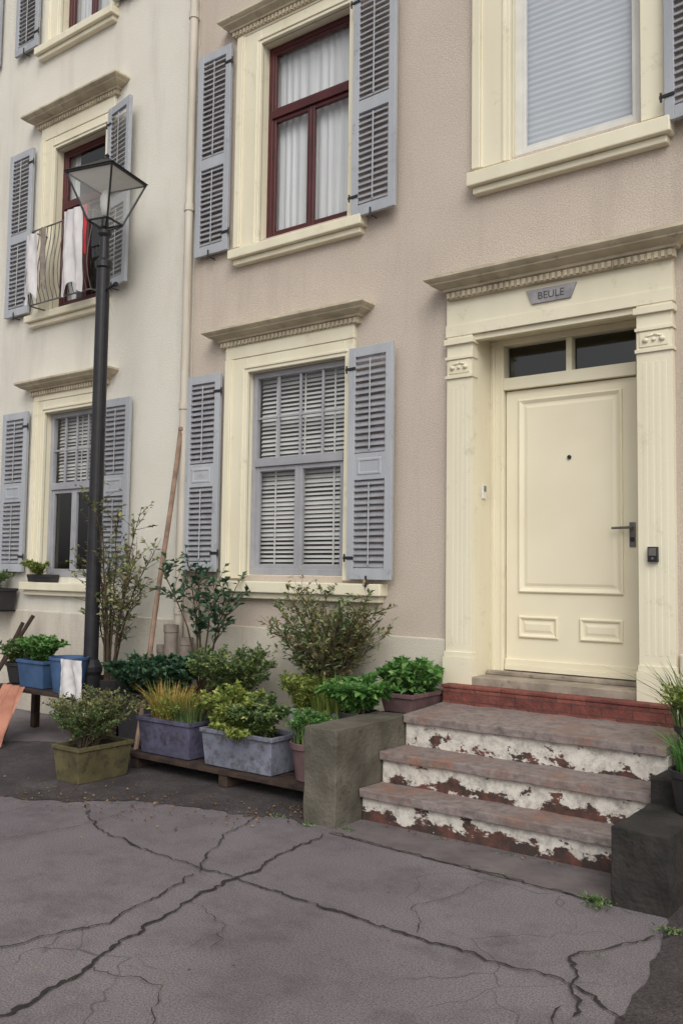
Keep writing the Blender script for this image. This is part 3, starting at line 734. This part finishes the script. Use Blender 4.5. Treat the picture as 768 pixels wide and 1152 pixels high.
def cloth(name, x0,x1,z0,z1,y, mat, amp=.02, freq=30, flare=0, parent=None, dy=0):
    mb=MB(); nx=26; nzc=20; vs=[]
    for j in range(nzc+1):
        for i in range(nx+1):
            u=i/nx; v=j/nzc; x=x0+(x1-x0)*u+(u-.5)*flare*v; z=z1+(z0-z1)*v*(1+.08*math.sin(u*7+1))
            yy=y+amp*math.sin(u*freq+1.5*math.sin(v*2.5+u*3))*(.35+.65*v)-dy*v+.01*noise.noise(Vector((u*6,v*6,x0)))
            vs.append((x,yy,z))
    mb.add(vs,[(j*(nx+1)+i,j*(nx+1)+i+1,(j+1)*(nx+1)+i+1,(j+1)*(nx+1)+i) for j in range(nzc) for i in range(nx)])
    return mb.build(name,mat,parent,smooth=True)
cloth('white_rag',-6.18,-5.92,.40,.72,4.47,C_white,.02,14,.05)
cloth('terracotta_tarp',-6.93,-6.62,.05,.46,4.44,C_terra,.045,19,.26,dy=.25)
e=potround('potted_greens',-7.15,4.75,.43,.13,.18,C_dark)
shrub(e,(-7.15,4.72,.58),.22,.24,20,.042,.026,8,L_mid,4,start=.1,stemr=.003)
mb=MB(); mb.tube((-8.2,4.9,.0),(-7.8,5.3,.98),.02,.02,8); mb.tube((-8.05,4.85,.0),(-8.0,5.32,.9),.02,.02,8); mb.build('wooden_stakes',M_wood)
mb=MB()
for (x,y,r,h) in ((-5.74,5.25,.065,.98),(-5.58,5.28,.06,.88),(-5.88,5.28,.05,.80)):
    mb.lathe((x,y,.006),[(r*.8,h-.12),(r*.8,h),(r,h),(r,h-.06),(r*.9,h-.07),(r*.9,0)],18)
mb.build('clay_pipes',C_grey2)
mb=MB(); a=Vector((-5.62,4.80,.004)); b=Vector((-5.80,5.36,2.68))
for k in range(8):
    p=a.lerp(b,k/8); q=a.lerp(b,(k+1)/8); w=Vector((.006*math.sin(k*1.3),0,0)); w2=Vector((.006*math.sin((k+1)*1.3),0,0)); mb.tube(p+w,q+w2,.021,.021,8)
mb.tube(b,b+Vector((0,0,.03)),.028,.024,8)
mb.build('leaning_wooden_pole',pm('pole_wood',lin((158,132,112)),lin((122,98,84)),10,.8,.3))
e=potbox('window_planter',-8.75,-8.25,5.16,5.40,1.02,1.24,C_dark)
shrub(e,(-8.5,5.26,1.22),.2,.26,18,.035,.022,8,L_mid,4,start=.1,stemr=.003)
mb=MB()
for x in (-8.68,-8.32): mb.box(x,x+.02,5.18,5.45,1.0,1.018)
mb.build('bracket',M_black,e)
e=potbox('window_planter.001',-8.02,-7.6,5.36,5.44,1.315,1.39,C_dark,.005,.004)
shrub(e,(-7.85,5.38,1.38),.16,.22,18,.035,.022,8,L_lime,3,start=.1,stemr=.003)

# ------------------------------------------------------------------ street lamp
lx,ly=-6.29,4.85
lamp=empty('street_lamp',(lx,ly,0)); mb=MB()
mb.lathe((lx,ly,.004),[(.12,0),(.12,.05),(.09,.08),(.088,.55),(.10,.58),(.10,.62),(.062,.68),(.058,4.08),(.075,4.09),(.075,4.14),(.045,4.17),(.04,4.36),(.06,4.39),(.06,4.42),(.02,4.44),(0,4.44)],20)
mb.tube((lx,ly,3.88),(lx+.20,ly-.03,3.90),.013,.013,8); mb.tube((lx+.20,ly-.03,3.90),(lx+.22,ly-.03,3.90),.022,.022,8)
rot=math.radians(14); zb_=4.50; zt_=4.90; rb=.150; rt=.345
def cor(r,z): return [Vector((lx+r*math.cos(rot+math.pi/4+i*math.pi/2), ly+r*math.sin(rot+math.pi/4+i*math.pi/2), z)) for i in range(4)]
B=cor(rb,zb_); T=cor(rt,zt_)
for i in range(4):
    mb.tube(B[i],T[i],.009,.009,6); mb.tube(B[i],B[(i+1)%4],.010,.010,6); mb.tube(T[i],T[(i+1)%4],.013,.013,6)
    mb.tube(Vector((lx,ly,4.42)),B[i],.009,.009,6)
H0=cor(rt+.025,zt_+.01); H1=cor(.14,zt_+.12); H2=cor(.10,zt_+.14); H3=cor(.05,zt_+.17)
mb.add(H0+H1+H2+H3,[(4*k+i,4*k+(i+1)%4,4*k+4+(i+1)%4,4*k+4+i) for k in range(3) for i in range(4)]+[(12,13,14,15)])
mb.lathe((lx,ly,zt_+.16),[(.03,0),(.035,.02),(.015,.035),(.022,.05),(.0,.075)],10)
mb.tube((lx,ly,4.46),(lx,ly,4.56),.035,.03,10)
mb.build('lamp_post',M_black,lamp)
ref=MB(); R0=cor(rt-.02,zt_-.004); ref.add(R0,[(0,3,2,1)]); ref.build('reflector',M_white,lamp)
gm=MB(); B2=cor(rb-.006,zb_+.01); T2=cor(rt-.006,zt_-.008); gm.add(B2+T2,[(i,(i+1)%4,4+(i+1)%4,4+i) for i in range(4)])
def frosted():
    m=bpy.data.materials.new('lantern_glass'); m.use_nodes=True; nt=NT(m); nt.n.clear()
    o=nt.new('ShaderNodeOutputMaterial'); mx=nt.new('ShaderNodeMixShader'); mx.inputs[0].default_value=.20
    t=nt.new('ShaderNodeBsdfTransparent'); t.inputs[0].default_value=(.97,.98,.97,1)
    d=nt.new('ShaderNodeBsdfDiffuse'); d.inputs[0].default_value=(.8,.8,.78,1)
    nt.link(t.outputs[0],mx.inputs[1]); nt.link(d.outputs[0],mx.inputs[2]); nt.link(mx.outputs[0],o.inputs[0]); return m
gm.build('lantern_glass',frosted(),lamp)
bb=MB(); bb.lathe((lx,ly,4.56),[(0,0),(.03,.01),(.045,.08),(.05,.16),(.03,.22),(0,.24)],14); bb.build('lamp_bulb',M_white,lamp,smooth=True)

# ------------------------------------------------------------------ balcony rail and laundry
rail=empty('window_railing',(-7.5,5.25,4.1)); mb=MB(); yr=5.24
ra,rb_=-7.98,-6.98; zt=4.92; zl=4.14
def yb2(t): return yr-.10*math.sin(math.pi*min(1,t))*(1-t)
for zz in (zt,zl):
    mb.tube((ra,yr,zz),(rb_,yr,zz),.008,.008,8); mb.tube((ra,yr,zz),(ra,YF,zz),.008,.008,6); mb.tube((rb_,yr,zz),(rb_,YF,zz),.008,.008,6)
n=15
for i in range(n+1):
    x=ra+(rb_-ra)*i/n; P=[Vector((x,yb2(k/6),zl+(zt-zl)*k/6)) for k in range(7)]
    for k in range(6): mb.tube(P[k],P[k+1],.0045,.0045,5,0,False)
mb.build('rails',M_metal,rail)
lau=empty('hanging_laundry',(-7.3,5.2,4.5))
cloth('towel_white',-7.32,-7.04,4.16,4.95,yr-.09,C_white,.022,15,.05,lau)
cloth('towel_white_2',-7.94,-7.76,4.18,4.85,yr-.08,C_white,.022,11,.06,lau)
cloth('towel_red',-7.05,-6.99,4.5,4.96,yr-.07,C_redc,.012,8,.0,lau)
cloth('towel_grey',-7.77,-7.67,4.3,4.9,yr-.05,C_grey2,.015,10,.0,lau)

# ------------------------------------------------------------------ litter & weeds
lt=MB()
for _ in range(340):
    x=rnd.gauss(-4.2,.8); y=3.64+(x+4.2)*.35+rnd.gauss(.14,.22)
    if y>4.3: y=4.3
    if x>-3.36: x=-3.4-rnd.random()*.3
    s_=rnd.uniform(.006,.018); a=rnd.uniform(0,6.28)
    leaf(lt,Vector((x,y,.010+rnd.random()*.008)),Vector((math.cos(a),math.sin(a),rnd.uniform(-.1,.3))),s_*1.6,s_,0,.3)
for _ in range(80):
    x=rnd.uniform(-3.05,-1.5); y=4.32-abs(rnd.gauss(0,.04)) if rnd.random()<.6 else rnd.uniform(1.4,4.0)
    s_=rnd.uniform(.005,.012); a=rnd.uniform(0,6.28)
    leaf(lt,Vector((x,y,.012)),Vector((math.cos(a),math.sin(a),.1)),s_*1.6,s_,0,.3)
lt.build('leaf_litter',M_litter)
wd=MB()
def tuft(x,y,n,h,sp=.03):
    for _ in range(n):
        a=rnd.uniform(0,6.28); p=Vector((x+rnd.gauss(0,sp),y+rnd.gauss(0,sp*.6),.008))
        leaf(wd,p,Vector((math.cos(a),math.sin(a),rnd.uniform(.3,1.6))),h*rnd.uniform(.5,1.2),h*.35)
for (x,y,n,h) in ((-3.25,4.05,50,.022),(-3.05,4.12,35,.02),(-2.1,4.3,18,.016),(-1.52,3.95,110,.026),(-1.48,3.88,60,.026),(-2.9,3.2,10,.01),(-1.3,3.4,24,.012),(-2.0,3.98,24,.012),(-3.5,4.08,30,.02),(-2.55,4.31,20,.014),(-1.15,3.8,50,.026)):
    tuft(x,y,n,h)
for off in CP[:6]:
    for p in off:
        if rnd.random()<.03: tuft(p.x,p.y,5,.009,.012)
wd.build('crack_weeds',L_mid)

# ------------------------------------------------------------------ light, world, camera
w=bpy.data.worlds.new('World'); SC.world=w; w.use_nodes=True; nt=w.node_tree
bg=nt.nodes['Background']; sky=nt.nodes.new('ShaderNodeTexSky'); sky.sky_type='NISHITA'; sky.sun_disc=False
sky.sun_elevation=math.radians(42); sky.sun_rotation=math.radians(140); sky.dust_density=3; sky.air_density=1.2
hs=nt.nodes.new('ShaderNodeHueSaturation'); hs.inputs['Saturation'].default_value=.10
nt.links.new(sky.outputs[0],hs.inputs['Color']); nt.links.new(hs.outputs[0],bg.inputs[0]); bg.inputs[1].default_value=.138
sl=bpy.data.lights.new('sun','SUN'); sl.energy=1.25; sl.angle=math.radians(40); sl.color=(1,.95,.89)
so=bpy.data.objects.new('sun',sl); COL.objects.link(so); so.rotation_euler=(math.radians(48),0,math.radians(40))

cam=bpy.data.cameras.new('camera'); co=bpy.data.objects.new('camera',cam); COL.objects.link(co)
Rm=Matrix.Rotation(math.radians(36.9),4,'Z')@Matrix.Rotation(math.radians(93.9),4,'X')@Matrix.Rotation(math.radians(0.8),4,'Z')
co.matrix_world=Matrix.Translation((0,0,1.45))@Rm
cam.sensor_fit='VERTICAL'; cam.sensor_height=36; cam.lens=31.25; cam.clip_end=600; cam.clip_start=.05
SC.camera=co
SC.view_settings.view_transform='Standard'; SC.view_settings.look='None'; SC.view_settings.exposure=0
